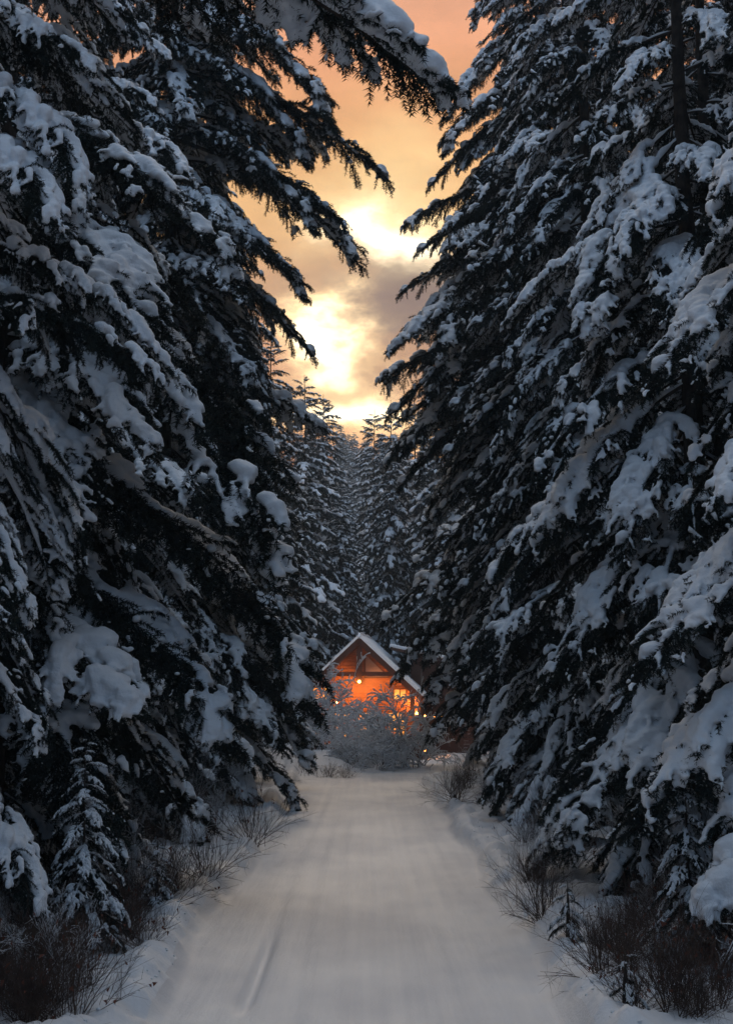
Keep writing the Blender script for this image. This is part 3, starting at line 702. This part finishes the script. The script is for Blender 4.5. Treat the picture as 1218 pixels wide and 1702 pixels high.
LEAFY = gen_tangle(.75, 26, 403, .35, .6)
def brush(me, px, py, s, label, sz=1.0, group=None):
    Y = CAMH*F/(py-HOR); x = (px-609)/F*Y
    o = link('dry_brush', me, loc=(x, Y, gz1(x, Y)), rot=(0, 0, random.random()*6.28), scale=(s, s, s*sz)); prop(o, label, 'brush', group)
brush(BR[0], 892, 1530, 1.0, 'reddish brown dry brush clump on the right bank below rounded snow pads')
brush(BR[0], 880, 1480, .8, 'thin dry brush just up the bank from the reddish brown clump')
brush(BR[0], 752, 1342, 1.25, 'rounded dark brush where the road narrows on the right', .8)
brush(BR[0], 985, 1640, .8, 'dry brush behind the snow ridge near the lower right corner')
brush(BR[1], 1040, 1690, .8, 'dry brush at the bottom edge right of the road')
brush(LEAFY, 425, 1405, 1.1, 'dry bush with red dead leaves overhanging the left road edge')
brush(LEAFY, 350, 1470, 1.0, 'dry stems with a few dead leaves nearer the camera on the left bank')
brush(BR[0], 300, 1490, .9, 'dense brown brush beneath the left firs')
brush(BR[1], 250, 1590, .7, 'sparse dry stalks poking from the left snow bank')
brush(LEAFY, 130, 1690, .9, 'dry stems with dead leaves in the lower left corner')
brush(BR[1], 60, 1700, .9, 'tangled dry brush at the left bottom edge')
brush(BR[2], 520, 1284, 1.4, 'short brown stalks on the bank at the end of the road, left end')
brush(BR[1], 548, 1287, 1.0, 'low brown stalks on the bank at the end of the road', .8)
brush(BR[1], 575, 1287, 1.0, 'brown stalks on the bank just before the bushes', .8)
# saplings
def sapling(px, py, h, label):
    Y = CAMH*F/(py-HOR); x = (px-609)/F*Y; e = link('fir_sapling', None, loc=(x, Y, gz1(x, Y))); prop(e, label, 'sapling')
    link('trunk', trunk_mesh(h, .025, 5, 6), e)
    n = int(26*h); 
    for k in range(n):
        t = (k+.5)/n; put_bough(e, (0, 0, .08+t*(h-.1)), k*2.4, R(35-60*max(0, t-.6)+random.gauss(0, 6)), (h*.42*(1-t)**.8+.08)*(.8 if h > 1 else 1), (1, 2))
sapling(935, 1578, .5, 'small snow loaded fir sapling on the right bank')
sapling(1025, 1690, .36, 'low snow loaded sapling by the bottom edge on the right')
sapling(150, 1580, 1.9, 'young fir about chest high in the left corner, in front of the big trunks')
sapling(1130, 1600, 1.7, 'young fir about chest high in the right corner beside the leaning stems')
sapling(270, 1520, .7, 'snowy sapling under the left firs beside brown brush')
for k in range(34):      # dark tangled undergrowth under both rows
    sd = (-1, 1)[k % 2]; y = 10.6 + 28*((k//2)/17)**1.2 + random.uniform(-.5, .5); x = sd*(2.35+random.uniform(0, 1.5))
    o = link('dry_brush', BR[k % 2], loc=(x, y, gz1(x, y)), rot=(0, 0, random.random()*6.28), scale=(random.uniform(.7, 1.2),)*3)
    prop(o, ORD[k//2]+' tangle of dark bare brush from the camera beneath the '+('left', 'right')[k % 2]+' firs', 'brush', 'dark brush beneath the roadside firs')

for k in range(44):      # denser, finer undergrowth in the two near corners
    sd = (-1, 1)[k % 2]; y = random.uniform(9.8, 15.5); x = sd*random.uniform(2.15, 3.6); h_ = k//2
    o = link('dry_brush', (BR[0], BR[1], LEAFY)[h_ % 3], loc=(x, y, gz1(x, y)), rot=(0, 0, random.random()*6.28), scale=(random.uniform(.55, .95),)*3)
    prop(o, ORD[h_]+' of the low dark brush clumps filling the lower '+('left', 'right')[k % 2]+' corner', 'brush', 'low brush in the near corners')
rg = np.random.default_rng(8); C_ = []; Rr_ = []
for k in range(420):     # crumbs of snow thrown aside by the plough and dropped by the boughs
    y = 9.5 + 33*rg.random()**1.7; sd = rg.choice([-1, 1]); e_ = road_l(y) if sd < 0 else road_r(y)
    x = float(e_) + sd*abs(rg.normal(.0, .30))
    r_ = rg.uniform(.006, .016); C_.append((x, y, gz1(x, y))); Rr_.append(r_)
v, f = balls(C_, Rr_, (1.2, 1, .75)); v = v + rg.normal(0, .0025, v.shape)
prop(link('snow_crumbs', make_mesh('snow_crumbs', v, f, [M_snow], smooth=True)), 'crumbs of loose snow scattered along both road edges', 'snow', kind='stuff')

# ------------------------------------------------------------------ dusk haze
g = Geo(); box(g, (0, 195, 48), (420, 470, 104))
mh = bpy.data.materials.new('haze'); mh.use_nodes = True; th_ = mh.node_tree; th_.nodes.clear()
vo = th_.nodes.new('ShaderNodeOutputMaterial'); pv = th_.nodes.new('ShaderNodeVolumePrincipled')
pv.inputs['Color'].default_value = (.60, .78, .95, 1); pv.inputs['Density'].default_value = .0010; th_.links.new(pv.outputs[0], vo.inputs['Volume'])
hz = link('haze', g.mesh('haze', [mh])); prop(hz, 'thin blue dusk haze filling the valley', kind='stuff')
